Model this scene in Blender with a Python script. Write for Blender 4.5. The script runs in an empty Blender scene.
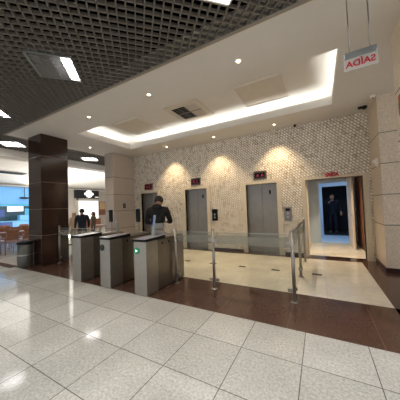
import bpy, bmesh, math, random
from mathutils import Vector, Matrix
random.seed(7)
S = bpy.context.scene
COL = S.collection
PI = math.pi

# ------------------------------------------------------------------ camera
cd = bpy.data.cameras.new('camera'); cam = bpy.data.objects.new('camera', cd); COL.objects.link(cam)
cd.sensor_fit = 'HORIZONTAL'; cd.sensor_width = 36.0; cd.lens = 36.0 * 215.465 / 400.0
cd.clip_start = 0.05; cd.clip_end = 200
def camera_matrix(a, b, c):
    Rz = Matrix(((math.cos(c), -math.sin(c), 0), (math.sin(c), math.cos(c), 0), (0, 0, 1)))
    Rx = Matrix(((1, 0, 0), (0, math.cos(b), -math.sin(b)), (0, math.sin(b), math.cos(b))))
    Ry = Matrix(((math.cos(a), 0, math.sin(a)), (0, 1, 0), (-math.sin(a), 0, math.cos(a))))
    r = Rz @ Rx @ Ry                                 # world (x right, y down, depth) -> camera
    wx, wz, wy = r.col[0], r.col[1], r.col[2]
    right = Vector((wx[0], wy[0], -wz[0])); down = Vector((wx[1], wy[1], -wz[1])); fwd = Vector((wx[2], wy[2], -wz[2]))
    m = Matrix.Identity(4)
    for i in range(3):
        m[i][0] = right[i]; m[i][1] = -down[i]; m[i][2] = -fwd[i]
    return m
cam.matrix_world = Matrix.Translation((0, 0, 1.45)) @ camera_matrix(.5053, -.0343, -.0348)
S.camera = cam

# ------------------------------------------------------------------ world, exposure, large lights
S.view_settings.view_transform = 'Standard'; S.view_settings.look = 'None'
S.view_settings.exposure = 0.10; S.view_settings.gamma = 1.0; S.view_settings.use_curve_mapping = False
W = bpy.data.worlds.new('world'); S.world = W; W.use_nodes = True
bg = W.node_tree.nodes['Background']; bg.inputs[0].default_value = (.97, .98, 1.0, 1); bg.inputs[1].default_value = 0.86

def area(name, loc, sx, sy, power, color=(1, .93, .84), direction=(0, 0, -1), parent=None, spread=PI):
    l = bpy.data.lights.new(name, 'AREA'); l.shape = 'RECTANGLE'; l.size = sx; l.size_y = sy
    l.energy = power; l.color = color; l.spread = spread
    o = bpy.data.objects.new(name, l); COL.objects.link(o); o.location = loc
    o.rotation_euler = Vector(direction).to_track_quat('-Z', 'Y').to_euler()
    if parent: o.parent = parent
    return o
# light coves round the raised ceiling tray (tubes lie behind the lip and shine up)
COVE = (1, 1, .95)
area('cove_lamp', (-2.8, 5.83, 3.73), 6.1, .12, 24, COVE, (0, 0, 1))
area('cove_lamp', (-2.8, 3.44, 3.73), 6.1, .12, 20, COVE, (0, 0, 1))
area('cove_lamp', (.55, 4.63, 3.73), .12, 2.1, 10.5, COVE, (0, 0, 1))
area('cove_lamp', (-6.15, 4.63, 3.73), .12, 2.1, 9, COVE, (0, 0, 1))
# light cove of the dining hall beyond the pillars
area('hall_cove_lamp', (-9.5, 8.0, 3.5), .3, 12.0, 420, (1, .98, .95), (-.8, 0, 1))
area('hall_cove_lamp', (-18.3, 8.0, 3.42), .3, 12.0, 300, (1, .98, .95), (.8, 0, 1))
area('hall_lamp', (-13.0, 8.5, 3.4), 5, 9, 170, (1, .96, .9))

# ------------------------------------------------------------------ helpers
def lin(h):
    h = h.lstrip('#'); r = []
    for i in (0, 2, 4):
        v = int(h[i:i+2], 16) / 255
        r.append(v / 12.92 if v <= .04045 else ((v + .055) / 1.055) ** 2.4)
    return (*r, 1)

def mat(name, color, rough=.5, metal=0.0, var=0.0, vscale=20, bump=0.0, emit=None, estr=0, alpha=1, trans=0, spec=.5):
    m = bpy.data.materials.new(name); m.use_nodes = True
    nt = m.node_tree; b = nt.nodes['Principled BSDF']
    c = lin(color) if isinstance(color, str) else (*color, 1)
    b.inputs['Base Color'].default_value = c; b.inputs['Roughness'].default_value = rough
    b.inputs['Metallic'].default_value = metal; b.inputs['Alpha'].default_value = alpha
    b.inputs['Transmission Weight'].default_value = trans
    b.inputs['Specular IOR Level'].default_value = spec
    if emit:
        b.inputs['Emission Color'].default_value = lin(emit); b.inputs['Emission Strength'].default_value = estr
    if var or bump:
        tc = nt.nodes.new('ShaderNodeTexCoord'); n = nt.nodes.new('ShaderNodeTexNoise')
        n.inputs['Scale'].default_value = vscale; n.inputs['Detail'].default_value = 5
        nt.links.new(tc.outputs['Object'], n.inputs['Vector'])
        if var:
            r = nt.nodes.new('ShaderNodeValToRGB')
            r.color_ramp.elements[0].position = .3; r.color_ramp.elements[1].position = .7
            r.color_ramp.elements[0].color = (*[x * (1 - var) for x in c[:3]], 1)
            r.color_ramp.elements[1].color = (*[min(1, x * (1 + var)) for x in c[:3]], 1)
            nt.links.new(n.outputs['Fac'], r.inputs['Fac']); nt.links.new(r.outputs['Color'], b.inputs['Base Color'])
        if bump:
            bp = nt.nodes.new('ShaderNodeBump'); bp.inputs['Strength'].default_value = bump
            bp.inputs['Distance'].default_value = .01
            nt.links.new(n.outputs['Fac'], bp.inputs['Height']); nt.links.new(bp.outputs['Normal'], b.inputs['Normal'])
    return m

def tile_mat(name, c1, c2, grout, w, h, offx, offy, mortar, rough, speck=.25, speckscale=90, rot=0.0, axes='XY', bump=0.0, brick_offset=0.0, blotch=.08, cells=0):
    """rectangular tiles with stone speckle, in world metres"""
    m = bpy.data.materials.new(name); m.use_nodes = True
    nt = m.node_tree; N = nt.nodes; L = nt.links; b = N['Principled BSDF']
    tc = N.new('ShaderNodeTexCoord'); mp = N.new('ShaderNodeMapping')
    src = tc.outputs['Object']
    if axes == 'XZ':
        sx = N.new('ShaderNodeSeparateXYZ'); cx = N.new('ShaderNodeCombineXYZ')
        L.new(src, sx.inputs[0]); L.new(sx.outputs['X'], cx.inputs['X']); L.new(sx.outputs['Z'], cx.inputs['Y']); L.new(sx.outputs['Y'], cx.inputs['Z'])
        src2 = cx.outputs[0]
    else:
        src2 = src
    L.new(src2, mp.inputs['Vector'])
    mp.inputs['Location'].default_value = (-offx, -offy, 0); mp.inputs['Rotation'].default_value = (0, 0, rot)
    br = N.new('ShaderNodeTexBrick'); br.offset = brick_offset; br.squash = 1
    br.inputs['Scale'].default_value = 1; br.inputs['Brick Width'].default_value = w; br.inputs['Row Height'].default_value = h
    br.inputs['Mortar Size'].default_value = mortar; br.inputs['Mortar Smooth'].default_value = .1
    br.inputs['Color1'].default_value = lin(c1); br.inputs['Color2'].default_value = lin(c2); br.inputs['Mortar'].default_value = lin(grout)
    L.new(mp.outputs[0], br.inputs['Vector'])
    n = N.new('ShaderNodeTexNoise'); n.inputs['Scale'].default_value = speckscale; n.inputs['Detail'].default_value = 4; n.inputs['Roughness'].default_value = .7
    L.new(src, n.inputs['Vector'])
    n2 = N.new('ShaderNodeTexNoise'); n2.inputs['Scale'].default_value = 1.7; n2.inputs['Detail'].default_value = 3
    L.new(src, n2.inputs['Vector'])
    def ramp(fac, lo, hi, p0=.35, p1=.65):
        r = N.new('ShaderNodeValToRGB'); r.color_ramp.elements[0].position = p0; r.color_ramp.elements[1].position = p1
        r.color_ramp.elements[0].color = (lo, lo, lo, 1); r.color_ramp.elements[1].color = (hi, hi, hi, 1)
        L.new(fac, r.inputs['Fac']); return r.outputs['Color']
    def mul(a, bb):
        x = N.new('ShaderNodeMix'); x.data_type = 'RGBA'; x.blend_type = 'MULTIPLY'; x.inputs[0].default_value = 1
        L.new(a, x.inputs[6]); L.new(bb, x.inputs[7]); return x.outputs[2]
    c = mul(br.outputs['Color'], ramp(n.outputs['Fac'], 1 - speck, 1 + speck * .35))
    c = mul(c, ramp(n2.outputs['Fac'], 1 - blotch, 1 + blotch))
    if cells:
        vo = N.new('ShaderNodeTexVoronoi'); vo.inputs['Scale'].default_value = cells; L.new(mp.outputs[0], vo.inputs['Vector'])
        sp = N.new('ShaderNodeSeparateColor'); L.new(vo.outputs['Color'], sp.inputs[0])
        r = N.new('ShaderNodeValToRGB'); e = r.color_ramp.elements
        e[0].position = .0; e[0].color = (.62, .59, .55, 1); e[1].position = 1; e[1].color = (1.0, 1.0, 1.0, 1)
        x = e.new(.2); x.color = (.82, .80, .77, 1); x = e.new(.32); x.color = (.92, .91, .9, 1)
        L.new(sp.outputs[0], r.inputs['Fac']); c = mul(c, r.outputs['Color'])
    L.new(c, b.inputs['Base Color']); b.inputs['Roughness'].default_value = rough
    if bump:
        bp = N.new('ShaderNodeBump'); bp.inputs['Strength'].default_value = bump; bp.inputs['Distance'].default_value = .012
        ad = N.new('ShaderNodeMath'); ad.operation = 'SUBTRACT'
        L.new(n.outputs['Fac'], ad.inputs[0]); L.new(br.outputs['Fac'], ad.inputs[1])
        L.new(ad.outputs[0], bp.inputs['Height']); L.new(bp.outputs['Normal'], b.inputs['Normal'])
    return m

class MB:
    def __init__(s): s.bm = bmesh.new()
    def box(s, x0, x1, y0, y1, z0, z1, mi=0):
        v = [s.bm.verts.new(p) for p in ((x0,y0,z0),(x1,y0,z0),(x1,y1,z0),(x0,y1,z0),(x0,y0,z1),(x1,y0,z1),(x1,y1,z1),(x0,y1,z1))]
        for f in ((3,2,1,0),(4,5,6,7),(0,1,5,4),(1,2,6,5),(2,3,7,6),(3,0,4,7)):
            s.bm.faces.new([v[i] for i in f]).material_index = mi
        return s
    def prism(s, pts, z0, z1, mi=0):
        """vertical prism over an XY outline (counter-clockwise)"""
        a = [s.bm.verts.new((x, y, z0)) for x, y in pts]; b = [s.bm.verts.new((x, y, z1)) for x, y in pts]
        s.bm.faces.new(a[::-1]).material_index = mi; s.bm.faces.new(b).material_index = mi
        for i in range(len(pts)):
            j = (i + 1) % len(pts); s.bm.faces.new((a[i], a[j], b[j], b[i])).material_index = mi
        return s
    def hexa(s, lo, hi, mi=0):
        a = [s.bm.verts.new(p) for p in lo]; b = [s.bm.verts.new(p) for p in hi]
        s.bm.faces.new(a[::-1]).material_index = mi; s.bm.faces.new(b).material_index = mi
        for i in range(4):
            j = (i + 1) % 4; s.bm.faces.new((a[i], a[j], b[j], b[i])).material_index = mi
        return s
    def tube(s, p, q, r, r2=None, n=12, mi=0, smooth=True):
        p = Vector(p); q = Vector(q); r2 = r if r2 is None else r2
        d = (q - p).normalized(); u = d.orthogonal().normalized(); w = d.cross(u)
        a = []; b = []
        for i in range(n):
            t = 2 * PI * i / n; o = u * math.cos(t) + w * math.sin(t)
            a.append(s.bm.verts.new(p + o * r)); b.append(s.bm.verts.new(q + o * r2))
        s.bm.faces.new(a[::-1]).material_index = mi; s.bm.faces.new(b).material_index = mi
        for i in range(n):
            j = (i + 1) % n; f = s.bm.faces.new((a[i], a[j], b[j], b[i])); f.smooth = smooth; f.material_index = mi
        return s
    def lathe(s, prof, c=(0, 0, 0), n=24, mi=0):
        rings = []
        for r, z in prof:
            rings.append([s.bm.verts.new((c[0] + max(r, 1e-4) * math.cos(2*PI*i/n), c[1] + max(r, 1e-4) * math.sin(2*PI*i/n), c[2] + z)) for i in range(n)])
        for a, b in zip(rings, rings[1:]):
            for i in range(n):
                j = (i + 1) % n; f = s.bm.faces.new((a[i], a[j], b[j], b[i])); f.smooth = True; f.material_index = mi
        return s
    def ball(s, c, r, sc=(1, 1, 1), mi=0):
        g = bmesh.ops.create_icosphere(s.bm, subdivisions=3, radius=1)
        for v in g['verts']:
            v.co = Vector((c[0] + v.co.x * r * sc[0], c[1] + v.co.y * r * sc[1], c[2] + v.co.z * r * sc[2]))
            for f in v.link_faces: f.smooth = True; f.material_index = mi
        return s
    def xform(s, m):
        bmesh.ops.transform(s.bm, matrix=m, verts=s.bm.verts); return s
    def build(s, name, ms, parent=None, bevel=0, loc=None):
        bmesh.ops.recalc_face_normals(s.bm, faces=s.bm.faces)
        me = bpy.data.meshes.new(name); s.bm.to_mesh(me); s.bm.free()
        for m in (ms if isinstance(ms, (list, tuple)) else [ms]): me.materials.append(m)
        o = bpy.data.objects.new(name, me); COL.objects.link(o)
        if parent: o.parent = parent
        if loc: o.location = loc
        if bevel:
            bv = o.modifiers.new('bevel', 'BEVEL'); bv.width = bevel; bv.segments = 2; bv.limit_method = 'ANGLE'
        return o

def structure(o): o['kind'] = 'structure'; return o
def thing(name, label, cat, loc=(0, 0, 0), rz=0, group=None):
    o = bpy.data.objects.new(name, None); COL.objects.link(o); o.empty_display_size = .05
    o.location = loc; o.rotation_euler = (0, 0, rz); o['label'] = label; o['category'] = cat
    if group: o['group'] = group
    return o
def tag(o, label, cat, group=None):
    o['label'] = label; o['category'] = cat
    if group: o['group'] = group
    return o
def dup(root, label=None, loc=None, rz=None):
    r = root.copy(); COL.objects.link(r)
    if loc is not None: r.location = loc
    if rz is not None: r.rotation_euler = (0, 0, rz)
    if label: r['label'] = label
    for ch in list(root.children):
        c = ch.copy(); COL.objects.link(c); c.parent = r
        for g in list(ch.children):
            d = g.copy(); COL.objects.link(d); d.parent = c
    return r
def text_mesh(name, s, size, depth, m, parent=None, loc=(0, 0, 0), rot=(PI/2, 0, 0), sx=1.0, offset=0.0):
    cu = bpy.data.curves.new(name, 'FONT'); cu.body = s; cu.size = size; cu.extrude = depth; cu.align_x = 'CENTER'; cu.align_y = 'CENTER'; cu.offset = offset
    t = bpy.data.objects.new(name, cu); COL.objects.link(t)
    dg = bpy.context.evaluated_depsgraph_get(); me = bpy.data.meshes.new_from_object(t.evaluated_get(dg))
    bpy.data.objects.remove(t); bpy.data.curves.remove(cu)
    me.materials.clear(); me.materials.append(m); me.name = name
    o = bpy.data.objects.new(name, me); COL.objects.link(o); o.location = loc; o.rotation_euler = rot; o.scale = (sx, 1, 1)
    if parent: o.parent = parent
    return o

# ------------------------------------------------------------------ materials
M = {}
M['tile'] = tile_mat('light_granite_tiles', '#c6c4bb', '#bbb9af', '#6c6961', .565, .563, -.205, 2.725, .004, .09, .3, 42)
M['cream'] = tile_mat('cream_marble', '#e6e0d2', '#e0d9ca', '#c3bbaa', .8, .8, .84, 3.82, .0025, .12, .1, 9, blotch=.1)
M['brown'] = tile_mat('brown_granite_floor', '#5a4136', '#533c32', '#6d574b', .9, 1.1, -1.3, 2.72, .004, .16, .4, 60)
M['pillar_dark'] = mat('polished_dark_granite', '#33211b', .12, var=.3, vscale=50)
M['joint'] = mat('pillar_joint_bronze', '#7b6a5c', .4, .3)
M['granite'] = mat('pale_grey_granite', '#dccdb9', .3, var=.16, vscale=45)
M['beige_granite'] = mat('beige_granite', '#c2b7ac', .35, var=.12, vscale=45)
M['joint_dark'] = mat('dark_joint', '#3b302a', .6)
M['mosaic'] = tile_mat('split_stone_mosaic', '#fffaf2', '#f1e9dc', '#9c917f', .09, .06, 0, 0, .007, .8, .0, 22, rot=PI/4, axes='XZ', bump=0, brick_offset=.5, blotch=.02, cells=15)
M['white'] = mat('white_plaster', '#d8d4ce', .85, var=.02, vscale=3)
M['hallwhite'] = mat('hall_plaster', '#f1ece4', .85)
M['panel'] = mat('ceiling_panel_beige', '#cdc5b9', .8, var=.04, vscale=6)
M['grid'] = mat('grid_ceiling_brown', '#7a746b', .6, .2)
M['grid_edge'] = mat('grid_edge_strip', '#8d867c', .6)
M['void'] = mat('ceiling_void_black', '#030303', 1, spec=0)
M['steel'] = mat('brushed_steel', '#a5a19a', .36, .88, var=.06, vscale=14)
M['steel_dark'] = mat('dark_steel', '#85807a', .35, .9, var=.08, vscale=10)
M['steel_side'] = mat('side_panel_steel', '#7f7870', .3, .85, var=.12, vscale=4)
M['door_steel'] = mat('lift_door_steel', '#8f8b86', .36, .7, var=.07, vscale=5)
M['chrome'] = mat('polished_steel', '#a9a6a0', .3, 1)
M['frame_stone'] = mat('lift_frame_stone', '#d6ccb9', .45, var=.06, vscale=25)
M['black'] = mat('black_plastic', '#070708', .55, spec=.25)
M['blackgloss'] = mat('black_gloss', '#08080a', .08)
M['lidtop'] = mat('reader_lid_top', '#b4b3bd', .25, .15)
M['glass'] = None
M['red'] = mat('red_letters', '#b81f2c', .5)
M['redplate'] = mat('indicator_plate', '#7d2f2c', .35, .3)
M['brownplate'] = mat('indicator_brown_plate', '#5c4a43', .35, .3)
M['bluescreen'] = mat('blue_screen', '#2338a0', .3, emit='#2b45c8', estr=.45)
M['screen'] = mat('dark_screen', '#07090c', .5, spec=.2)
M['green'] = mat('green_lamp', '#0b5a39', .3, emit='#0e9a5c', estr=.35)
M['greenarrow'] = mat('lit_arrow', '#d8ffe6', .3, emit='#d0ffe0', estr=1.2)
M['wood'] = mat('chair_wood', '#82553a', .35, var=.2, vscale=12)
M['darkwood'] = mat('dark_wood_panel', '#7d5241', .4, var=.15, vscale=8)
M['cream_door'] = mat('cream_painted_door', '#e0d2bd', .5)
M['bluewall'] = mat('pale_blue_wall', '#c9dcee', .6)
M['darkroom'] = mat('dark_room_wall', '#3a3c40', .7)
M['bin'] = mat('bin_steel', '#5d5e59', .4, .5, var=.15, vscale=40)
M['skin'] = mat('skin', '#b48468', .6)
M['hair'] = mat('black_hair', '#120d0b', .6)
M['hair_brown'] = mat('brown_hair', '#4b3022', .6)
M['hair_light'] = mat('light_hair', '#a07a52', .6)
M['hoodie'] = mat('black_hoodie', '#100f11', .85, bump=.2, vscale=60)
M['jeans'] = mat('grey_jeans', '#9a9a98', .85)
M['navy'] = mat('navy_jacket', '#161d30', .8)
M['darknavy'] = mat('dark_navy_uniform', '#0d1322', .85)
M['olive'] = mat('brown_top', '#5a4a3a', .85)
M['tan'] = mat('tan_top', '#b99c76', .85)
M['shoe'] = mat('dark_shoe', '#151515', .5)
M['louvre'] = mat('aluminium_louvre', '#a7a5a2', .4, .4)
M['tube'] = mat('lit_tube', '#ffffff', .4, emit='#f4f6ff', estr=14)
M['tube_soft'] = mat('lit_diffuser', '#ffffff', .4, emit='#e4f0ff', estr=2.2)
M['tube_off'] = mat('unlit_tube', '#8a8a88', .4)
M['bulb'] = mat('lit_halogen', '#ffffff', .3, emit='#ffe3b8', estr=16)
M['acrylic'] = mat('sign_acrylic', '#d9d3cb', .2, alpha=.72)
M['alum'] = mat('sign_aluminium', '#9fa5a2', .4, .6)
M['camwhite'] = mat('white_plastic', '#f6f3ec', .4)
M['alarmred'] = mat('red_box', '#a32b22', .45)
M['ventgrey'] = mat('vent_grey', '#6d6a66', .5)
M['signblack'] = mat('sign_black', '#14161d', .4)
M['signwhite'] = mat('sign_white', '#f2f2f0', .4, emit='#ffffff', estr=.75)
M['litwhite'] = mat('backlit_panel', '#f4f4f2', .5, emit='#f6f7fb', estr=.8)
M['blue1'] = mat('backlit_blue', '#5f9fd6', .4, emit='#5fa0dc', estr=.42)
M['blue2'] = mat('backlit_cyan', '#3f8fb4', .4, emit='#4fb4d8', estr=.42)
M['blue3'] = mat('shop_deep_blue', '#1c3f86', .4, emit='#2450a8', estr=.25)
M['teal'] = mat('shop_teal_dark', '#20495c', .5)
M['shopgrey'] = mat('shop_frame', '#b9b2a8', .6)

def glass(name, tint, fac, rough=.02):
    m = bpy.data.materials.new(name); m.use_nodes = True; nt = m.node_tree
    for n in list(nt.nodes): nt.nodes.remove(n)
    out = nt.nodes.new('ShaderNodeOutputMaterial'); mix = nt.nodes.new('ShaderNodeMixShader')
    tr = nt.nodes.new('ShaderNodeBsdfTransparent'); gl = nt.nodes.new('ShaderNodeBsdfPrincipled')
    tr.inputs[0].default_value = lin(tint); gl.inputs['Base Color'].default_value = lin('#b4b0a6'); gl.inputs['Roughness'].default_value = rough
    mix.inputs[0].default_value = fac
    nt.links.new(tr.outputs[0], mix.inputs[1]); nt.links.new(gl.outputs[0], mix.inputs[2]); nt.links.new(mix.outputs[0], out.inputs[0])
    return m
M['glass'] = glass('clear_glass', '#f7f9f7', .05)
M['frost'] = glass('frosted_band', '#f0f2ee', .3, .5)

# ------------------------------------------------------------------ the shell
WY = 6.6; CZ = 3.66
structure(MB().box(-24, 6, -8, 26, -.12, 0).build('floor', M['tile']))
b = MB()                                            # brown granite border of the gate area
b.box(-7.35, .9, 2.72, 3.82, .0, .004); b.box(-7.35, -4.6, 3.82, WY, 0, .004); b.box(.82, 5, 2.72, WY, 0, .004)
b.box(-4.6, .82, 6.36, WY, 0, .004); b.box(-13, -7.35, 2.60, 2.80, 0, .004)  # last box: strip past the pillar, a floor shadow painted in brown
structure(b.build('trim_1', M['brown']))
structure(MB().box(-4.6, .82, 3.82, 6.36, 0, .0045).build('trim_2', M['cream']))
for i, x in enumerate((-3.22, -2.45, -1.68, -.92, -.11)):
    structure(MB().box(x - .085, x + .085, 4.96, 5.06, .0045, .0065).build('trim_%d' % (3 + i), M['pillar_dark']))

# back wall with three lift recesses and the doorway
LIFTS = [(-6.40, -5.54), (-4.25, -3.37), (-1.99, -1.07)]; LH = 2.10
DX0, DX1, DH = -.31, .96, 2.10
b = MB(); x = -6.85
for x0, x1 in LIFTS + [(DX0, DX1)]:
    b.box(x, x0, WY, WY + .22, 0, CZ + .4); b.box(x0, x1, WY, WY + .22, LH, CZ + .4); x = x1
b.box(x, 3.2, WY, WY + .22, 0, CZ + .4)
structure(b.build('wall_back', M['mosaic']))
b = MB(); x = -6.85
for x0, x1 in LIFTS:
    b.box(x, x0 - .15, WY - .015, WY, 0, .09); x = x1 + .15
b.box(x, DX0 - .11, WY - .015, WY, 0, .09)
structure(b.build('baseboard_back', M['pillar_dark']))

def lift(i, x0, x1):
    d = structure(bpy.data.objects.new('door_%d' % i, None)); COL.objects.link(d); d.location = (0, 0, 0)
    f = MB(); w = .13
    f.box(x0 - w, x0, WY - .03, WY + .1, 0, LH + .09); f.box(x1, x1 + w, WY - .03, WY + .1, 0, LH + .09); f.box(x0, x1, WY - .03, WY + .1, LH, LH + .09)
    f.build('frame', M['frame_stone'], d)
    xm = (x0 + x1) / 2
    MB().box(x0, xm - .004, WY + .13, WY + .17, .012, LH).build('door_leaf', M['door_steel'], d)
    MB().box(xm + .004, x1, WY + .13, WY + .17, .012, LH).build('door_leaf', M['door_steel'], d)
    MB().box(x0, x1, WY - .02, WY + .17, 0, .012).build('sill', M['steel_dark'], d)
    j = MB(); j.box(x0, x0 + .02, WY + .1, WY + .128, .012, LH); j.box(x1 - .02, x1, WY + .1, WY + .128, .012, LH); j.build('jamb', M['steel'], d)
    MB().box(x1 - .25, x1 - .2, WY + .126, WY + .13, 1.78, 1.9).build('notice_sticker', M['screen'], d)
    MB().box(x0 - .1, x1 + .1, WY + .175, WY + .2, 0, LH + .05).build('shaft_panel', M['void'], d)
for i, (x0, x1) in enumerate(LIFTS): lift(i + 1, x0, x1)

def indicator(x, z, label, digits, plate='brownplate'):
    t = thing('floor_indicator', label, 'lift indicator', (x, WY, z))
    MB().box(-.195, .195, -.035, 0, -.125, .125).build('housing', M[plate], t, .006)
    MB().box(-.15, .15, -.039, -.035, -.075, .075).build('display', M['blackgloss'], t)
    m = mat('indicator_glow', '#8a1c3a', .4, emit='#c04060', estr=.12)
    for s in (-1, 1):
        g = MB(); a = .045
        if digits == 'arrows':
            g.prism([(s*.07 - a, -a*.9), (s*.07 + a, -a*.9), (s*.07, a)], 0, .003)
        else:
            g.box(s*.06 - .035, s*.06 + .035, -.045, -.02, 0, .003); g.box(s*.06 - .035, s*.06 + .035, .02, .045, 0, .003); g.box(s*.06 - .035, s*.06 - .012, -.02, .02, 0, .003)
        g.xform(Matrix.Translation((0, -.039, 0)) @ Matrix.Rotation(PI/2, 4, 'X')); g.build('digit', m, t)
    return t
indicator(-5.99, 2.345, 'dark red lift indicator above the lift behind the man in black', 'd', 'redplate')
indicator(-3.79, 2.365, 'dark brown lift indicator above the middle of the three lifts', 'd')
indicator(-1.535, 2.365, 'dark lift indicator with two pink marks above the rightmost lift', 'arrows')

def call_panel(x, label, lit):
    t = thing('call_panel', label, 'call panel', (x, WY, 1.175))
    MB().box(-.1, .1, -.025, 0, -.195, .195).build('plate', M['steel_dark'] if lit else M['black'], t, .005)
    MB().tube((0, -.026, .02), (0, -.034, .02), .03).build('button', M['chrome'], t)
    MB().tube((0, -.026, -.08), (0, -.034, -.08), .03).build('button', M['chrome'], t)
    MB().box(-.06, .06, -.028, -.025, .09, .16).build('display', M['screen'], t)
call_panel(-3.09, 'black lift call panel on the mosaic wall right of the middle lift', False)
call_panel(-.80, 'grey steel lift call panel between the rightmost lift and the doorway', True)

# doorway, vestibule and rooms behind
d = structure(bpy.data.objects.new('door_4', None)); COL.objects.link(d)
f = MB(); f.box(DX0 - .1, DX0, WY - .02, WY + .24, 0, DH + .07); f.box(DX1, DX1 + .13, WY - .02, WY + .24, 0, DH + .07); f.box(DX0, DX1, WY - .02, WY + .24, DH, DH + .07)
f.build('frame', M['frame_stone'], d)
structure(MB().box(DX0, DX1, WY - .02, WY + .22, 0, .006).build('trim_9', M['pillar_dark']))
VY = 9.05
structure(MB().box(-.5, 1.2, WY + .22, VY, 0, .005).build('trim_10', M['cream']))
structure(MB().box(-.5, -.40, WY + .22, VY, 0, 2.7).build('wall_vestibule_left', M['cream_door']))
structure(MB().box(1.09, 1.2, WY + .22, VY, 0, 2.7).build('wall_vestibule_right', M['darkwood']))
structure(MB().box(-.6, 1.9, WY + .22, 13.2, 2.7, 2.78).build('ceiling_vestibule', M['white']))
b = MB(); b.box(-.6, -.02, VY, VY + .12, 0, 2.7); b.box(.88, 1.9, VY, VY + .12, 0, 2.7); b.box(-.02, .88, VY, VY + .12, 2.2, 2.7)
structure(b.build('wall_vestibule_back', M['bluewall']))
d = structure(bpy.data.objects.new('door_5', None)); COL.objects.link(d)
f = MB(); f.box(-.07, .0, VY - .02, VY + .14, 0, 2.25); f.box(.86, .93, VY - .02, VY + .14, 0, 2.25); f.box(0, .86, VY - .02, VY + .14, 2.18, 2.25)
f.build('frame', M['bluewall'], d)
def leaf(x, y, ang, wd, h, m, name='door_leaf'):
    o = MB().box(0, wd, -.02, .02, .012, h).build('door_leaf', m, d, .003); o.location = (x, y, 0); o.rotation_euler = (0, 0, ang)
    hd = MB(); 
    for s in (-1, 1):
        hd.tube((wd - .07, s*.02, 1.06), (wd - .07, s*.06, 1.06), .012); hd.tube((wd - .07, s*.06, 1.06), (wd - .19, s*.06, 1.06), .01)
    hd.build('handle', M['chrome'], o)
    return o
leaf(.87, VY - .04, math.atan2(-.93, .03), .94, 2.3, M['cream_door'])
leaf(-.36, 7.05, math.atan2(1, .03), .85, 2.3, M['cream_door'])
structure(MB().box(-.6, -.14, VY + .12, 13.2, 0, 2.7).build('wall_far_left', M['bluewall']))
structure(MB().box(1.8, 1.9, VY + .12, 13.2, 0, 2.7).build('wall_far_right', M['bluewall']))
structure(MB().box(-.14, 1.8, VY + .12, 11.3, 0, .005).build('trim_11', M['bluewall']))
b = MB(); b.box(-.14, .12, 11.3, 11.42, 0, 2.7); b.box(1.3, 1.8, 11.3, 11.42, 0, 2.7); b.box(.12, 1.3, 11.3, 11.42, 2.19, 2.7)
structure(b.build('wall_far_back', M['bluewall']))
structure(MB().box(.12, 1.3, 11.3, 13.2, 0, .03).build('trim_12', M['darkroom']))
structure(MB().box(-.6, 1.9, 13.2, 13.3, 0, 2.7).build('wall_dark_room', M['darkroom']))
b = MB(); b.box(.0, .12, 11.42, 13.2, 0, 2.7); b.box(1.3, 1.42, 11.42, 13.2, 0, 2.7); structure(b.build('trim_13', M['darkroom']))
t = thing('tube_light', 'cold white ceiling lamp inside the blue room past the doorway', 'ceiling light', (.4, 9.75, 2.7))
MB().box(-.5, .5, -.1, .1, -.05, 0).build('housing', M['camwhite'], t); MB().box(-.48, .48, -.08, .08, -.06, -.05).build('diffuser', M['tube_soft'], t)
area('tube_lamp', (0, 0, -.07), 1.0, .2, 14, (.62, .8, 1), parent=t)
t = thing('downlight', 'small lamp in the vestibule ceiling behind the open doorway', 'downlight', (.35, 7.5, 2.7))
MB().lathe([(.03, -.01), (.055, -.012), (.055, 0)]).build('ring', M['camwhite'], t); MB().tube((0, 0, -.006), (0, 0, 0), .032).build('bulb', M['bulb'], t)
area('vestibule_lamp', (0, 0, -.03), .08, .08, 18, (1, .8, .55), parent=t, spread=1.6)

# white soffit with its raised tray
HX0, HX1, HY0, HY1 = -5.95, .35, 3.64, 5.63
SX0, SX1, SY0 = -7.5, 3.2, 2.62
b = MB()
b.box(SX0, SX1, SY0, HY0, CZ, CZ + .05); b.box(SX0, SX1, HY1, WY, CZ, CZ + .05); b.box(SX0, HX0, HY0, HY1, CZ, CZ + .05); b.box(HX1, SX1, HY0, HY1, CZ, CZ + .05)
lip = .17
b.box(HX0 - .03, HX1 + .03, HY0 - .03, HY0, CZ + .05, CZ + lip); b.box(HX0 - .03, HX1 + .03, HY1, HY1 + .03, CZ + .05, CZ + lip)
b.box(HX0 - .03, HX0, HY0, HY1, CZ + .05, CZ + lip); b.box(HX1, HX1 + .03, HY0, HY1, CZ + .05, CZ + lip)
e = .44; TZ = 4.05
b.box(HX0 - e, HX1 + e, HY0 - e, HY1 + e, TZ, TZ + .05)
b.box(HX0 - e - .05, HX1 + e + .05, HY0 - e - .05, HY0 - e, CZ + .05, TZ + .05); b.box(HX0 - e - .05, HX1 + e + .05, HY1 + e, HY1 + e + .05, CZ + .05, TZ + .05)
b.box(HX0 - e - .05, HX0 - e, HY0 - e, HY1 + e, CZ + .05, TZ + .05); b.box(HX1 + e, HX1 + e + .05, HY0 - e, HY1 + e, CZ + .05, TZ + .05)
structure(b.build('ceiling', M['white']))
b = MB(); b.box(SX0 - .02, SX1, SY0 - .02, SY0, CZ - .01, CZ + .3); b.box(SX0 - .02, SX0, SY0, WY, CZ - .01, CZ + .3)
structure(b.build('trim_14', M['frame_stone']))
b = MB(); b.box(SX0 - .07, SX1, SY0 - .07, SY0 - .02, CZ - .012, CZ); b.box(SX0 - .07, SX0 - .02, SY0 - .02, WY, CZ - .012, CZ)
structure(b.build('trim_20', M['grid_edge']))
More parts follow.
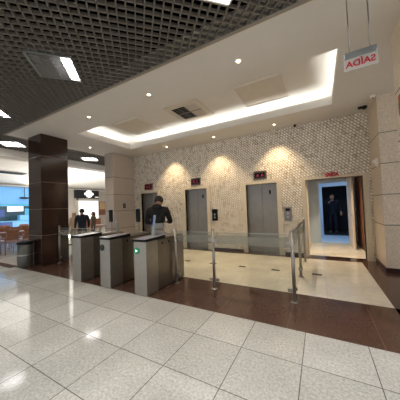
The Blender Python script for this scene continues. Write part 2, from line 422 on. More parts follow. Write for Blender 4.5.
def access_panel(x, y, label):
    t = thing('access_panel', label, 'access panel', (x, y, TZ))
    MB().box(-.5, .5, -.5, .5, -.012, 0).build('panel', M['panel'], t)
    f = MB(); w = .035
    f.box(-.535, -.5, -.535, .535, -.025, 0); f.box(.5, .535, -.535, .535, -.025, 0); f.box(-.5, .5, -.535, -.5, -.025, 0); f.box(-.5, .5, .5, .535, -.025, 0)
    f.build('frame', M['white'], t)
access_panel(-1.04, 4.98, 'square beige panel in the lit ceiling tray, nearest the exit signs')
access_panel(-4.88, 4.92, 'square beige panel at the far left end of the lit ceiling tray')
t = thing('air_vent', 'square air vent with dark grille in middle of lit ceiling tray', 'air vent', (-2.95, 4.92, TZ))
f = MB(); f.box(-.5, .5, -.5, -.36, -.02, 0); f.box(-.5, .5, .36, .5, -.02, 0); f.box(-.5, -.36, -.36, .36, -.02, 0); f.box(.36, .5, -.36, .36, -.02, 0)
f.build('frame', M['panel'], t)
MB().box(-.36, .36, -.36, .36, -.004, 0).build('duct', M['void'], t)
f = MB()
for k in range(9): f.box(-.36, .03, -.35 + k*.08, -.338 + k*.08, -.018, -.004)
f.box(.02, .04, -.36, .36, -.02, -.004); f.box(-.36, .36, -.012, .012, -.02, -.004); f.box(-.17, -.16, -.36, .36, -.02, -.004)
f.build('grille', M['ventgrey'], t)
f = MB()
for k in range(12): f.box(.04, .36, -.35 + k*.06, -.318 + k*.06, -.018, -.004)
f.build('slat', M['panel'], t)

# open-grid ceiling, blades run at 45 degrees to the walls
R2 = math.sqrt(.5)
TROF = [(-3.44, 1.78), (-.77, 1.786), (-6.11, 1.80), (-8.45, 3.05), (-8.45, 5.72)]
TROF_BACK = [(1.9, 1.786), (-6.1, -.9), (-3.44, -.9), (-.77, -.9), (1.9, -.9), (-3.44, -3.57), (-.77, -3.57)]
ZONES = [(-9.2, 4.5, -5.0, SY0 - .03), (-9.2, SX0 - .03, SY0 - .03, 12.0)]
def uv(x, y): return (x + y) * R2, (y - x) * R2
holes = [(uv(x, y)[0] - .3, uv(x, y)[0] + .3, uv(x, y)[1] - .3, uv(x, y)[1] + .3) for x, y in TROF + TROF_BACK]
b = MB(); P = .1
def blade(k, along):
    c = k * P + .02
    for zx0, zx1, zy0, zy1 in ZONES:
        # parametrise x = (u - v) R2, y = (u + v) R2
        lo, hi = -40.0, 40.0
        if along == 'v':    # u = c, t = v
            lo = max(lo, c - zx1 / R2, zy0 / R2 - c); hi = min(hi, c - zx0 / R2, zy1 / R2 - c)
        else:               # v = c, t = u
            lo = max(lo, c + zx0 / R2, zy0 / R2 - c); hi = min(hi, c + zx1 / R2, zy1 / R2 - c)
        if hi - lo < .05: continue
        segs = [(lo, hi)]
        for u0, u1, v0, v1 in holes:
            a0, a1, b0, b1 = (u0, u1, v0, v1) if along == 'v' else (v0, v1, u0, u1)
            if a0 < c < a1:
                ns = []
                for s0, s1 in segs:
                    if b1 <= s0 or b0 >= s1: ns.append((s0, s1)); continue
                    if b0 > s0: ns.append((s0, b0))
                    if b1 < s1: ns.append((b1, s1))
                segs = ns
        for s0, s1 in segs:
            h = .0065
            q = [(c - h, s0), (c + h, s0), (c + h, s1), (c - h, s1)]
            if along != 'v': q = [(p[1], p[0]) for p in q]
            b.prism([((u - v) * R2, (u + v) * R2) for u, v in q], CZ, CZ + .045)
for k in range(-120, 170):
    blade(k, 'v'); blade(k, 'u')
structure(b.build('ceiling_grid', M['grid']))
structure(MB().box(-9.3, 4.6, -5.1, 12.1, 4.5, 4.6).build('ceiling_void', M['void']))

def troffer(x, y, label, mode, power):
    t = thing('troffer_light', label, 'ceiling light', (x, y, CZ), PI/4)
    f = MB(); a = .3; w = .018
    f.box(-a, a, -a, -a + w, -.004, .1); f.box(-a, a, a - w, a, -.004, .1); f.box(-a, -a + w, -a, a, -.004, .1); f.box(a - w, a, -a, a, -.004, .1); f.box(-a, a, -a, a, .1, .11)
    f.build('housing', M['camwhite'] if mode == 'lit' else M['alum'], t)
    g = MB()
    for k in range(4): g.box(-a + w + k*.141 + (.0), -a + w + k*.141 + .008, -a + w, a - w, 0, .05)
    for k in range(1, 8): g.box(-a + w, a - w, -a + k*.075 - .003, -a + k*.075 + .003, 0, .05)
    g.build('louvre', M['louvre'], t)
    for k in range(4):
        cx = -a + .075 + k*.15
        on = mode == 'lit' or k == 3
        MB().tube((cx, -a + .03, .075), (cx, a - .03, .075), .016 if mode != 'lit' else .02).build('tube', M['tube'] if on else M['tube_off'], t)
        MB().box(cx - .062, cx + .062, -a + .025, a - .025, .094, .098).build('reflector', M['tube_soft'] if on else M['louvre'], t)
    if power:
        area('troffer_lamp', (.225 if mode != 'lit' else 0, 0, .056), .10 if mode != 'lit' else .5, .5, power * 1.2, (.97, .97, 1), parent=t)
    return t
troffer(*TROF[0], 'square light fixture in dark grid ceiling with one bay lit', 'one', 16)
troffer(*TROF[1], 'fully lit square fixture in dark grid ceiling, cut by top of photo', 'lit', 30)
troffer(*TROF[2], 'square light fixture in dark grid ceiling at the far left photo edge', 'one', 16)
troffer(*TROF[3], 'lit fixture in grid ceiling just left of the dark pillar top', 'lit', 28)
troffer(*TROF[4], 'lit fixture in grid ceiling seen between the dark and beige pillars', 'lit', 28)
for p in TROF_BACK: troffer(*p, 'lit square fixture in the dark grid ceiling of the hall, outside the photo', 'lit', 75)['group'] = 'grid ceiling lights behind the camera'

def downlight(x, y, label, power, spread=1.6):
    t = thing('downlight', label, 'downlight', (x, y, CZ))
    MB().lathe([(.036, -.002), (.04, -.01), (.058, -.008), (.06, 0)]).build('ring', M['camwhite'], t)
    MB().tube((0, 0, -.004), (0, 0, 0), .028).build('bulb', M['bulb'], t)
    l = bpy.data.lights.new('downlight_lamp', 'SPOT'); l.energy = power; l.color = (1, .75, .45); l.spot_size = spread; l.spot_blend = .75; l.shadow_soft_size = .03
    o = bpy.data.objects.new('downlight_lamp', l); COL.objects.link(o); o.parent = t; o.location = (0, 0, -.02)
downlight(-2.78, 3.13, 'lit downlight in front soffit, middle one of the three', 50)
downlight(-.98, 3.13, 'lit downlight in front soffit, closest to the hanging exit sign', 50)
downlight(-4.63, 3.13, 'lit downlight in front soffit, nearest the dark pillar', 50)
downlight(-6.87, 4.67, 'lit downlight in soffit between the dark and beige pillars', 40)
downlight(-4.69, 6.15, 'small lit downlight by mosaic wall, between the two left lifts', 150)
downlight(-2.83, 6.15, 'small lit downlight by mosaic wall, between middle and right lifts', 150)
downlight(-.99, 6.15, 'small lit downlight by mosaic wall, right of the rightmost lift', 150)

# pillars
def pillar(name, x0, x1, y0, y1, joints, m, jm):
    o = structure(bpy.data.objects.new(name, None)); COL.objects.link(o)
    zs = [0.0] + joints + [CZ]
    for i, (a, c) in enumerate(zip(zs, zs[1:])):
        MB().box(x0, x1, y0, y1, a + (.012 if i else 0), c).build('cladding', m, o, .006)
    j = MB()
    for z in joints: j.box(x0 + .002, x1 - .002, y0 + .002, y1 - .002, z, z + .012)
    j.build('joint', jm, o)
pillar('trim_15', -7.38, -6.67, 3.06, 3.79, [.82, 1.55, 2.30, 3.03], M['pillar_dark'], M['joint'])
pillar('trim_16', -7.28, -6.80, 5.55, 6.62, [.75, 1.42, 2.05, 2.72], M['beige_granite'], M['joint_dark'])
pillar('trim_17', 1.14, 4.2, 5.70, 6.82, [.95, 1.58, 2.22, 2.86], M['granite'], M['joint_dark'])
pillar('trim_18', .95, 1.75, 2.95, 3.77, [.95, 1.58, 2.22, 2.86], M['granite'], M['joint_dark'])
structure(MB().box(1.12, 4.2, 5.68, 5.70, 0, .09).build('baseboard_right', M['pillar_dark']))
structure(MB().box(1.12, 1.14, 5.70, WY, 0, .09).build('baseboard_pilaster', M['pillar_dark']))

# dining hall shell
HX = -18.6
structure(MB().box(HX - .3, HX, -6, 26, 0, 4.2).build('wall_hall_back', M['shopgrey']))
structure(MB().box(-18.6, -9.2, 14.6, 14.9, 0, 4.2).build('wall_hall_side', M['shopgrey']))
structure(MB().box(-9.2, -6.85, 12.0, 12.3, 0, 4.2).build('wall_hall_corner', M['shopgrey']))
b = MB(); b.box(-9.35, -9.2, -5, 14.6, 3.42, 4.2); b.box(-9.7, -9.35, -5, 14.6, 3.42, 3.46); b.box(-18.6, -18.15, -5, 14.6, 3.36, 3.40)
structure(b.build('trim_19', M['hallwhite']))
b = MB(); n = 16
for k in range(n):
    def zc(q): return 3.50 + .5 * (1 - q) ** 1.0 + .06 * math.sin(PI * q)
    xa, xb = -9.35 - 9.25 * k / n, -9.35 - 9.25 * (k + 1) / n; za, zb = zc(k / n), zc((k + 1) / n)
    b.hexa([(xb, -5, zb), (xa, -5, za), (xa, 14.6, za), (xb, 14.6, zb)], [(xb, -5, zb + .06), (xa, -5, za + .06), (xa, 14.6, za + .06), (xb, 14.6, zb + .06)])
structure(b.build('ceiling_hall', M['hallwhite']))

# ------------------------------------------------------------------ turnstiles
TW, TL, TH = .28, 1.12, .90
def turnstile(x, label, disc, wings=(-1, 1)):
    t = thing('turnstile', label, 'turnstile', (x, 2.70, .004), 0, 'turnstiles in the row of gates')
    c = MB(); c.box(0, TW, 0, .30, .02, TH); c.box(.012, TW - .012, .01, .3, 0, .02)
    c.build('front_cabinet', M['steel'], t, .008)
    MB().box(.012, TW - .012, .302, TL - .26, .02, TH - .01).build('side_panel', M['steel_side'], t, .004)
    MB().box(.0, TW, TL - .258, TL, .02, TH).build('rear_cabinet', M['steel_dark'], t, .008)
    MB().box(.02, TW - .02, .32, TL - .03, 0, .02).build('plinth', M['black'], t)
    MB().box(-.004, TW + .004, .50, TL + .004, TH + .001, TH + .025).build('top_cover', M['steel'], t, .004)
    lid = MB().hexa([(-.015, -.03, TH + .002), (TW + .015, -.03, TH + .002), (TW + .015, .5, TH + .002), (-.015, .5, TH + .002)],
                    [(-.015, -.03, TH + .04), (TW + .015, -.03, TH + .04), (TW + .015, .5, TH + .058), (-.015, .5, TH + .058)]).build('lid', M['black'], t, .004)
    MB().hexa([(.0, -.015, TH + .0405), (TW, -.015, TH + .0405), (TW, .47, TH + .057), (.0, .47, TH + .057)],
              [(.0, -.015, TH + .0435), (TW, -.015, TH + .0435), (TW, .47, TH + .06), (.0, .47, TH + .06)]).build('top_plate', M['lidtop'], lid)
    s = MB()
    for sx in (0, 1):
        for yy in (.42, .62, .82): s.box(TW - .012 if sx else .006, TW - .006 if sx else .012, yy, yy + .03, .80, .84)
    s.build('sensor', M['blackgloss'], t)
    # glass wings of the gate at mid length
    for sx in wings:
        g = MB(); x0 = TW - .01 if sx > 0 else .01
        a = [(0, .30), (.16, .36), (.2, .5), (.2, .72), (.12, .8), (0, .82)]
        v0 = [g.bm.verts.new((x0 + sx*px, .565, pz)) for px, pz in a]; v1 = [g.bm.verts.new((x0 + sx*px, .577, pz)) for px, pz in a]
        g.bm.faces.new(v0[::-1]); g.bm.faces.new(v1)
        for i in range(6): g.bm.faces.new((v0[i], v0[(i+1) % 6], v1[(i+1) % 6], v1[i]))
        g.build('gate_wing', M['frost'], t)
    if disc:
        m = M['green'] if disc == 'green' else M['blackgloss']
        dd = MB().tube((.075, 0, .745), (.075, -.012, .745), .058, n=28).build('status_lamp', m, t)
        if disc == 'green':
            g = MB(); g.prism([(-.022, -.026), (.03, 0), (-.022, .026)], 0, .003)
            g.xform(Matrix.Translation((.075, -.012, .745)) @ Matrix.Rotation(PI/2, 4, 'X')); g.build('arrow', M['greenarrow'], dd)
    return t
T1 = turnstile(-4.63, 'steel turnstile farthest left of the three, nearest the dark pillar', None, (1,))
T2 = turnstile(-3.73, 'steel turnstile in the middle of the row, with round black lamp', 'black')
T3 = turnstile(-2.83, 'steel turnstile with green arrow lamp, at right end of the row', 'green', (-1,))
def terminal(t, x, y, name='face_reader'):
    """black reader on a short post"""
    r = MB().tube((x, y, TH + .02), (x, y, TH + .30), .012).build('reader_post', M['chrome'], t)
    MB().box(x - .06, x + .06, y - .035, y - .01, TH + .27, TH + .56).build('reader_body', M['black'], r, .008)
    MB().box(x - .045, x + .045, y - .038, y - .035, TH + .35, TH + .545).build('reader_screen', M['screen'], r)
    MB().box(x - .02, x + .02, y - .039, y - .035, TH + .29, TH + .325).build('reader_lens', M['blackgloss'], r)
terminal(T1, .17, .87); terminal(T2, .17, .87)
def tablet(t, x, y, face):
    r = MB().box(x - .03, x + .03, y - .02, y + .02, TH + .02, TH + .23).build('tablet_stand', M['alum'], t, .004)
    mtx = Matrix.Translation((x, y, TH + .2)) @ Matrix.Rotation(face, 4, 'Z') @ Matrix.Rotation(math.radians(-7), 4, 'X')
    MB().box(-.045, .045, -.012, .012, 0, .235).xform(mtx).build('tablet_body', M['alum'], r, .004)
    MB().box(-.036, .036, -.014, -.012, .03, .2).xform(mtx).build('tablet_screen', M['bluescreen'], r)
tablet(T3, .14, .36, math.radians(-36))
tablet(T1, .24, .98, math.radians(140))

# ------------------------------------------------------------------ glass railings
def post(parent, x, y, h=1.05):
    p = MB().tube((x, y, .012), (x, y, h), .026, n=16).build('post', M['steel'], parent)
    MB().lathe([(.0, 0), (.055, 0), (.055, .008), (.03, .014), (.0, .014)], (x, y, .004), 20).build('foot', M['chrome'], p)
    MB().lathe([(.026, 0), (.03, .004), (.03, .012), (0, .016)], (x, y, h), 16).build('cap', M['chrome'], p)
def pane(parent, a, c, z0=.10, z1=.99):
    a = Vector((*a, 0)); c = Vector((*c, 0)); d = (c - a).normalized(); n = Vector((-d.y, d.x, 0)) * .005
    a = a + d * .035; c = c - d * .035
    def slab(lo, hi, k):
        g = MB(); nn = n * k
        P0 = [(a - nn), (c - nn), (c + nn), (a + nn)]
        g.hexa([(p.x, p.y, lo) for p in P0], [(p.x, p.y, hi) for p in P0]); return g
    gp = slab(z0, z1, 1).build('glass_panel', M['glass'], parent)
    slab(.80, .945, 1.25).build('frosted_band', M['frost'], gp)
    slab(z1, z1 + .012, 1.3).build('edge_strip', M['alum'], gp)
    for q in (a, c):
        for z in (.17, .86):
            k = MB(); s = 1 if q is a else -1; o = q + d * s * .02
            k.box(o.x - .035, o.x + .035, o.y - .02, o.y + .02, z - .025, z + .025); k.build('clamp', M['steel'], gp, .004)
rl = thing('glass_railing', 'clear glass railing with frosted band, from turnstiles to corner post before the lifts', 'railing')
for p in ((-2.50, 3.47), (-1.69, 3.48), (-.385, 3.48)): post(rl, *p)
pane(rl, (-2.50, 3.47), (-1.69, 3.48)); pane(rl, (-1.69, 3.48), (-.385, 3.48))
rl = thing('glass_railing', 'side glass railing running from the corner post back towards the doorway', 'railing')
for p in ((-.385, 4.73), (-.37, 5.98)): post(rl, *p)
pane(rl, (-.385, 3.52), (-.385, 4.73)); pane(rl, (-.385, 4.73), (-.37, 5.98))
MB().tube((-.385, 3.5, 1.03), (-.372, 5.96, 1.03), .016).build('handrail', M['steel'], rl)
rl = thing('glass_railing', 'short glass railing between the dark pillar and the leftmost turnstile', 'railing')
for p in ((-6.60, 3.48), (-4.74, 3.48)): post(rl, *p)
pane(rl, (-6.60, 3.48), (-4.74, 3.48))

# ------------------------------------------------------------------ hanging and wall signs
t = thing('exit_sign', 'hanging acrylic exit sign with mirrored red letters on two rods', 'exit sign', (.43, 2.68, 2.97), math.radians(-2))
MB().box(-.135, .135, -.022, .022, -.04, .018).build('bracket', M['alum'], t, .004)
MB().box(-.14, .14, -.005, .005, -.165, -.036).build('acrylic_plate', M['acrylic'], t, .002)
text_mesh('lettering', 'SAÍDA', .088, .0015, M['red'], t, (0, -.0075, -.105), (PI/2, 0, 0), -1.0, .0022)
for s in (-1, 1): MB().tube((s*.085, 0, .015), (s*.085, 0, CZ - 2.97 + .002), .0065).build('rod', M['chrome'], t)
t = tag(text_mesh('exit_lettering', 'SAÍDA', .135, .006, M['red'], None, (.32, WY - .028, 2.185), (PI/2, 0, 0), .80, .007),
        'red exit lettering on the stone lintel above the open doorway', 'lettering')

# ------------------------------------------------------------------ small fittings
t = thing('security_camera', 'black dome security camera under soffit near right pilaster', 'security camera', (1.0, 6.1, CZ))
MB().lathe([(.0, 0), (.06, 0), (.06, -.025), (0, -.025)], n=24).build('mount', M['camwhite'], t)
MB().ball((0, 0, -.05), .055).build('dome', M['blackgloss'], t); MB().tube((-.01, -.03, -.06), (-.12, -.09, -.08), .03).build('barrel', M['black'], t)
t = thing('security_camera', 'tiny black security camera under soffit above the rightmost lift', 'security camera', (-.50, 6.5, CZ))
MB().box(-.035, .035, -.02, .02, -.02, 0).build('mount', M['black'], t); MB().tube((0, .02, -.045), (0, -.07, -.055), .028).build('barrel', M['black'], t)
t = thing('ceiling_sensor', 'white ceiling sensor beside top of the right pilaster', 'sensor', (1.07, 5.62, CZ))
MB().lathe([(0, 0), (.05, 0), (.05, -.03), (.03, -.06), (0, -.062)], n=24).build('body', M['camwhite'], t); MB().tube((0, 0, -.06), (0, 0, -.075), .02).build('lens', M['ventgrey'], t)
t = thing('alarm_siren', 'white sensor box with rounded head on the pilaster edge above the doorway', 'sensor', (1.14, 5.88, 2.29))
MB().box(-.05, 0, -.06, .06, -.09, .09).build('body', M['camwhite'], t, .015); MB().ball((-.06, 0, .02), .045).build('lens', M['camwhite'], t)
t = thing('hose_cabinet', 'red box on the near pillar face at right photo edge', 'hose box', (.95, 3.42, 2.62))
MB().box(-.035, 0, -.12, .1, -.13, .13).build('body', M['alarmred'], t, .008); MB().box(-.04, -.035, -.09, .07, -.1, .1).build('door', M['alarmred'], t); MB().box(-.046, -.04, .05, .07, -.03, .03).build('latch', M['chrome'], t)
t = thing('intercom_plate', 'small dark plate on the beige pillar face', 'plate', (-6.80, 6.05, 1.62))
MB().box(0, .012, -.06, .06, -.09, .09).build('plate', M['joint_dark'], t); MB().tube((.012, 0, 0), (.02, 0, 0), .02).build('button', M['chrome'], t)

t = thing('litter_bin', 'round dark grey metal litter bin in front of the dark pillar', 'bin', (-7.12, 2.86, .004)); t.scale = (.8, .8, 1.02)
MB().lathe([(0, 0), (.2, 0), (.215, .02), (.215, .60), (.2, .60), (.2, .03), (0, .03)], n=32).build('body', M['bin'], t)
MB().lathe([(.2, .60), (.225, .60), (.225, .655), (.2, .67), (.13, .67), (.13, .64), (.19, .62)], n=32).build('rim', M['black'], t)
MB().lathe([(.216, .3), (.219, .305), (.219, .33), (.216, .335)], n=32).build('band', M['steel'], t)

# ------------------------------------------------------------------ people
def skin_obj(name, nodes, edges, m, parent, sub=2, root=0, smooth=True):
    """nodes: [(x,y,z,rx,ry)], grown into one continuous surface"""
    me = bpy.data.meshes.new(name); me.from_pydata([n[:3] for n in nodes], edges, []); me.update()
    o = bpy.data.objects.new(name, me); COL.objects.link(o)
    o.modifiers.new('skin', 'SKIN')
    if not me.skin_vertices: me.attributes
    sv = me.skin_vertices[0].data
    for i, n in enumerate(nodes):
        sv[i].radius = (n[3], n[4] if len(n) > 4 else n[3]); sv[i].use_root = (i == root)
    s = o.modifiers.new('sub', 'SUBSURF'); s.levels = sub; s.render_levels = sub
    dg = bpy.context.evaluated_depsgraph_get(); em = bpy.data.meshes.new_from_object(o.evaluated_get(dg))
    bpy.data.objects.remove(o); bpy.data.meshes.remove(me)
    em.name = name; em.materials.clear(); em.materials.append(m)
    for p in em.polygons: p.use_smooth = True
    o = bpy.data.objects.new(name, em); COL.objects.link(o); o.parent = parent
    return o

def person(label, loc, rz, h=1.75, top='hoodie', legs='jeans', hair='hair', shoes='shoe', arms=None, head=(0, 0), sit=False, long_hair=False, hood=False, w=1.0, hem=.91, shirt=None):
    """stands at loc facing local +y; arms: {'L':(elbow, wrist), 'R':...} in metres for a 1.75 m figure; head: (nod forward, turn)"""
    t = thing('person', label, 'person', loc, rz); k = h / 1.75; t.scale = (k, k, k)
    V = Vector
    drop = .43 if sit else 0
    pel = V((0, 0, .95 - drop)); J = {}
    for s, n in ((-1, 'L'), (1, 'R')):
        J['hip' + n] = V((s*.09*w, 0, .90 - drop))
        if sit:
            J['knee' + n] = V((s*.13, .42, .47)); J['ank' + n] = V((s*.13, .40, .09)); J['toe' + n] = V((s*.14, .54, .035))
        else:
            J['knee' + n] = V((s*.105, .02, .49)); J['ank' + n] = V((s*.11, -.02, .085)); J['toe' + n] = V((s*.13, .13, .035))
        J['sho' + n] = V((s*.19*w, -.01, 1.42 - drop))
        el, wr = (arms or {}).get(n, ((s*.26, -.03, 1.14), (s*.27, .06, .90)))
        J['elb' + n] = V(el); J['wri' + n] = V(wr)
        if arms is None: J['elb' + n].z -= drop; J['wri' + n].z -= drop
    nod, turn = head
    neck = V((0, -.005, 1.49 - drop)); Hm = Matrix.Translation(neck) @ Matrix.Rotation(turn, 4, 'Z') @ Matrix.Rotation(-nod, 4, 'X')
    hp = lambda x, y, z: Hm @ V((x, y, z))
    N = []; E = []
    def add(p, rx, ry=None, par=None):
        N.append((p[0], p[1], p[2], rx, ry if ry else rx))
        if par is not None: E.append((par, len(N) - 1))
        return len(N) - 1
    r = add(pel, .085, .07); wa = add((0, .0, 1.10 - drop), .085, .07, r); ch = add((0, 0, 1.28 - drop), .15*w, .105, wa); uc = add((0, -.005, 1.41 - drop), .12*w, .085, ch)
    nk = add(neck, .058, .058, uc); hb = add(hp(0, .02, .075), .066, .075, nk); hm = add(hp(0, .018, .145), .076, .092, hb); ht = add(hp(0, .005, .215), .062, .074, hm)
    ns = add(hp(0, .118, .115), .011, .012, hm)
    for s in (-1, 1): add(hp(s*.083, .005, .125), .012, .018, hm)
    for s, n in ((-1, 'L'), (1, 'R')):
        a = add(J['sho' + n], .062, .062, uc); e_ = add(J['elb' + n], .043, .043, a); w_ = add(J['wri' + n], .027, .027, e_)
        d = (J['wri' + n] - J['elb' + n]).normalized()
        side = V((0, 0, 1)).cross(d); side = side.normalized() if side.length > .2 else V((0, 1, 0)); nrm = d.cross(side)
        pa = add(J['wri' + n] + d*.055, .036, .018, w_)
        for q, (off, ln) in enumerate(((-.027, .066), (-.009, .078), (.009, .073), (.027, .055))):
            p1 = J['wri' + n] + d*.095 + side*off; f1 = add(p1, .0095, .0095, pa)
            f2 = add(p1 + d*ln*.5 - nrm*.010, .0085, .0085, f1); add(p1 + d*ln*.85 - nrm*.035, .0075, .0075, f2)
        th = add(J['wri' + n] + d*.045 - side*.036*s, .012, .012, w_); add(J['wri' + n] + d*.09 - side*.055*s - nrm*.012, .010, .010, th)
        hi = add(J['hip' + n], .06, .06, r); kn = add(J['knee' + n], .058, .06, hi); an = add(J['ank' + n], .038, .042, kn); add(J['toe' + n], .036, .026, an)
    skin_obj('body', N, E, M['skin'], t)
    # jacket or top
    N.clear(); E.clear()
    ch = add((0, 0, 1.28 - drop), .172*w, .125); wa = add((0, 0, 1.10 - drop), .158*w, .122, ch); hm_ = add((0, 0, (.96 if hem < 1 else 1.125) - drop), .165*w, .122, wa); add((0, 0, (hem if hem < 1 else 1.10) - drop), .160*w, .12, hm_)
    if hem >= 1: N[wa] = (0, 0, 1.17, .158*w, .122)
    uc = add((0, -.005, 1.42 - drop), .142*w, .102, ch); add((0, -.01, 1.495 - drop), .07, .068, uc)
    for s, n in ((-1, 'L'), (1, 'R')):
        a = add(J['sho' + n], .082, .08, uc); m1 = add(J['sho' + n].lerp(J['elb' + n], .5), .069, .069, a); e_ = add(J['elb' + n], .06, .06, m1); add(J['elb' + n].lerp(J['wri' + n], .93), .043, .043, e_)
    jk = skin_obj('hooded_jacket' if hood else 'jacket', N, E, M[top], t)
    if hood:
        MB().ball((0, -.085, 1.475 - drop), .105, (1.15, .55, .75)).build('hood', M[top], jk)
    if shirt:
        skin_obj('shirt', [(0, 0, 1.2, .147*w, .112), (0, 0, 1.05, .155*w, .116), (0, 0, .94, .158*w, .118)], [(0, 1), (1, 2)], M[shirt], t)
    N.clear(); E.clear()
    r = add(pel, .150*w, .108); add((0, 0, 1.03 - drop), .142*w, .104, r)
    for s, n in ((-1, 'L'), (1, 'R')):
        hi = add(J['hip' + n], .100, .102, r); m1 = add(J['hip' + n].lerp(J['knee' + n], .5), .088, .09, hi); kn = add(J['knee' + n], .072, .074, m1); add(J['knee' + n].lerp(J['ank' + n], .97), .058, .06, kn)
    skin_obj('trousers', N, E, M[legs], t)
    for n in 'LR':
        a, q = J['ank' + n], J['toe' + n]
        MB().hexa([(a.x - .045, a.y - .07, .0), (a.x + .045, a.y - .07, .0), (q.x + .048, q.y + .06, .0), (q.x - .048, q.y + .06, .0)],
                  [(a.x - .04, a.y - .06, .1), (a.x + .04, a.y - .06, .1), (q.x + .035, q.y + .045, .05), (q.x - .035, q.y + .045, .05)]).build('shoe', M[shoes], t, .015)
    # hair: cap over the skull, open at the face
    g = MB(); g.ball((0, -.006, .155), .1, (.90, 1.04, 1.04))
    bmesh.ops.delete(g.bm, geom=[v for v in g.bm.verts if (v.co.y > .045 and v.co.z < .195) or v.co.z < (.04 if long_hair else .095) or (v.co.y > .0 and v.co.z < .12)], context='VERTS')
    if long_hair: g.ball((0, -.05, .06), .085, (1.0, .6, 1.35))
    hr = g.build('hair', M[hair], t); hr.matrix_local = Hm
    so = hr.modifiers.new('solid', 'SOLIDIFY'); so.thickness = .012; so.offset = 1
    eb = MB()
    for s in (-1, 1): eb.ball((s*.032, .098, .135), .011)
    eo = eb.build('eye', M['black'], t); eo.matrix_local = Hm
    return t
G = .0045
person('man in black hooded jacket and pale trousers, back turned, passing the turnstiles', (-3.30, 3.92, .004), math.radians(26), 1.76, 'hoodie', 'jeans', 'hair',
       arms={'L': ((-.285, .02, 1.13), (-.17, .27, 1.10)), 'R': ((.29, .02, 1.13), (.17, .27, 1.12))}, head=(.42, -.35), hood=True, w=1.0, hem=1.02, shirt='jeans')
person('man in dark navy jacket standing near the shop with black sign', (-8.15, 5.15, 0), math.radians(70), 1.56, 'navy', 'navy', 'hair', head=(.1, .3), w=1.12)
person('long-haired person in brown top, right of the navy-jacket man', (-9.35, 6.45, 0), math.radians(160), 1.42, 'olive', 'navy', 'hair_brown', long_hair=True, w=1.25)
person('fair-haired person in tan top half hidden by the dark pillar', (-9.5, 5.62, 0), math.radians(200), 1.42, 'tan', 'tan', 'hair_light', long_hair=True, w=.95)
person('dark-clothed person standing in the dark inner doorway, one hand raised', (.52, 11.85, .03), math.radians(180), 1.84, 'darknavy', 'darknavy', 'hair',
       arms={'R': ((.30, .04, 1.20), (.12, .22, 1.38)), 'L': ((-.29, .0, 1.16), (-.30, .14, .94))}, w=1.05)

# ------------------------------------------------------------------ dining hall furniture
def chair(name, label):
    t = thing('dining_chair', label, 'chair', group='brown dining chairs in the hall')
    MB().box(-.21, .21, -.21, .21, .43, .465).build('seat', M['wood'], t, .01)
    b = MB(); b.hexa([(-.21, -.20, .50), (.21, -.20, .50), (.21, -.175, .50), (-.21, -.175, .50)], [(-.20, -.26, .88), (.20, -.26, .88), (.20, -.235, .88), (-.20, -.235, .88)])
    b.build('backrest', M['wood'], t, .008)
    for sx in (-1, 1):
        MB().tube((sx*.19, .19, 0), (sx*.185, .18, .435), .013).build('leg', M['steel_dark'], t)
        g = MB(); g.tube((sx*.19, -.20, 0), (sx*.185, -.185, .45), .013); g.tube((sx*.185, -.185, .45), (sx*.18, -.245, .80), .011); g.build('leg', M['steel_dark'], t)
    g = MB(); g.tube((-.19, -.195, .22), (.19, -.195, .22), .009); g.tube((-.19, .185, .22), (.19, .185, .22), .009); g.build('stretcher', M['steel_dark'], t)
    return t
CH = [(-10.0, 3.55, 90, 'brown dining chair nearest the litter bin, backed to the lobby, at left photo edge'),
      (-10.0, 4.10, 88, 'brown dining chair backed to the lobby, second from left photo edge'),
      (-10.0, 4.62, 92, 'brown dining chair in the front row, beside the dark pillar edge'),
      (-11.35, 3.75, -90, 'brown dining chair across the front table, facing the lobby at left edge'),
      (-11.35, 4.35, -88, 'brown dining chair across the front table, facing the lobby, middle one'),
      (-11.4, 4.95, -92, 'brown dining chair across the front table, facing the lobby, nearest the pillar'),
      (-12.4, 4.15, 90, 'brown dining chair of the second row, left one before the blue shop'),
      (-12.4, 4.85, 90, 'brown dining chair of the second row, middle one before the blue shop'),
      (-12.4, 5.5, 90, 'brown dining chair of the second row, right one before the blue shop'),
      (-13.8, 4.8, -90, 'brown dining chair of the third row, left one before the blue counter'),
      (-13.8, 5.6, -90, 'brown dining chair of the third row, right one before the blue counter')]
c0 = chair('dining_chair', CH[0][3])
for i, (x, y, a, lb) in enumerate(CH):
    if i == 0: c0.location = (x, y, 0); c0.rotation_euler = (0, 0, math.radians(a))
    else: dup(c0, lb, (x, y, 0), math.radians(a))
def table(x, y, ln, label):
    t = thing('dining_table', label, 'table', (x, y, 0))
    MB().box(-.35, .35, -ln/2, ln/2, .72, .75).build('tabletop', M['wood'], t, .006)
    for sx in (-1, 1):
        for sy in (-1, 1): MB().tube((sx*.28, sy*(ln/2 - .12), 0), (sx*.28, sy*(ln/2 - .12), .72), .022).build('leg', M['steel_dark'], t)
    return t
table(-10.68, 4.15, 1.7, 'brown dining table in the front row behind the litter bin')
table(-13.1, 4.95, 1.8, 'brown dining table in the row nearest the blue shop counter')
table(-9.75, 7.25, 1.0, 'brown dining table in front of the brown-topped person')

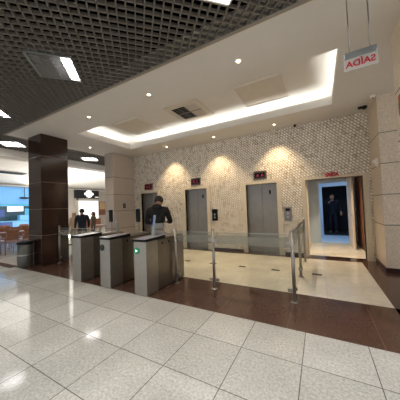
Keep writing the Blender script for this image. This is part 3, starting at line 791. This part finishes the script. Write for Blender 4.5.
# blue shop at the far wall
t = thing('shop_front', 'shop with blue lit walls and white counter, at far left', 'shop', (HX, 6.6, 0))
y0, y1 = -1.4, 1.5
MB().box(0, .1, y0, y1, 2.15, 3.3).build('fascia', M['blue1'], t)
MB().box(.1, .12, y0, y1, 1.98, 2.14).build('light_band', M['blue2'], t)
MB().box(0, .06, y0, y1, 1.02, 1.98).build('back_panel', M['teal'], t)
MB().box(.06, .09, -.15, .75, 1.62, 1.97).build('menu_sign', M['litwhite'], t)
MB().box(.06, .08, -1.3, -.75, 1.2, 1.9).build('picture', M['blue2'], t); MB().box(.06, .08, -.65, -.3, 1.25, 1.75).build('picture', M['blue3'], t); MB().box(.06, .08, .85, 1.35, 1.3, 1.8).build('picture', M['blue2'], t)
c = MB().box(.9, 1.4, y0, y1, 0, .95).build('counter', M['blue3'], t); MB().box(1.4, 1.42, -.35, 1.5, .62, 1.0).build('counter_front', M['blue1'], c); MB().box(.85, 1.45, y0, y1, .95, 1.0).build('countertop', M['blue2'], c)
MB().box(.9, 1.25, .1, 1.1, 1.0, 1.35).build('display_case', M['blue1'], t)
g = MB(); g.ball((.3, .75, 2.55), .2, (1, 1.5, .4)); g.tube((.3, .75, 2.55), (.3, .75, 3.3), .02); g.build('pendant', M['signblack'], t)
# shop with the black sign
t = thing('shop_front', 'shop with black sign board and white shutter, between the pillars', 'shop', (HX, 12.1, 0))
MB().box(0, .3, -1.05, 1.15, 2.62, 3.42).build('sign_board', M['signblack'], t)
g = MB(); g.lathe([(0, .02), (.34, .02), (.34, 0)], n=32); g.box(-.44, .44, -.1, .1, 0, .018)
e_ = g.xform(Matrix.Translation((.3, .15, 3.02)) @ Matrix.Rotation(PI/2, 4, 'Y') @ Matrix.Rotation(PI/2, 4, 'Z')).build('emblem', M['signwhite'], t)
g = MB(); g.lathe([(.2, .0), (.2, .004), (.17, .004), (.17, 0)], n=32); g.box(-.14, .14, -.02, .02, 0, .004)
g.xform(Matrix.Translation((.322, .15, 3.02)) @ Matrix.Rotation(PI/2, 4, 'Y') @ Matrix.Rotation(PI/2, 4, 'Z')).build('emblem_ring', M['ventgrey'], e_)
MB().box(.3, .31, .75, 1.1, 2.72, 2.78).build('small_lettering', M['signwhite'], t)
MB().box(0, .2, -.85, 1.15, .75, 2.4).build('shutter', M['litwhite'], t)
MB().box(0, .35, -1.05, 1.15, 2.45, 2.6).build('lintel', M['shopgrey'], t); MB().box(0, .35, -1.1, -.86, 0, 2.6).build('jamb', M['shopgrey'], t); MB().box(0, .5, -.85, 1.15, 0, .75).build('counter', M['wood'], t)
t = thing('menu_board', 'narrow lit coloured menu board right of the white shutter', 'menu board', (HX, 13.75, 1.7))
MB().box(0, .1, -.35, .35, -.65, .65).build('frame', M['darkwood'], t); MB().box(.1, .11, -.3, .3, -.1, .6).build('picture', M['tan'], t)
t = thing('air_vent', 'flat grey air vent in white hall ceiling at left photo edge', 'air vent', (-14.9, 5.4, 3.74))
MB().box(-.3, .3, -.6, .6, -.03, 0).build('frame', M['ventgrey'], t)
g = MB()
for k in range(6): g.box(-.27 + k*.095, -.23 + k*.095, -.56, .56, -.04, -.03)
g.build('grille', M['signblack'], t)
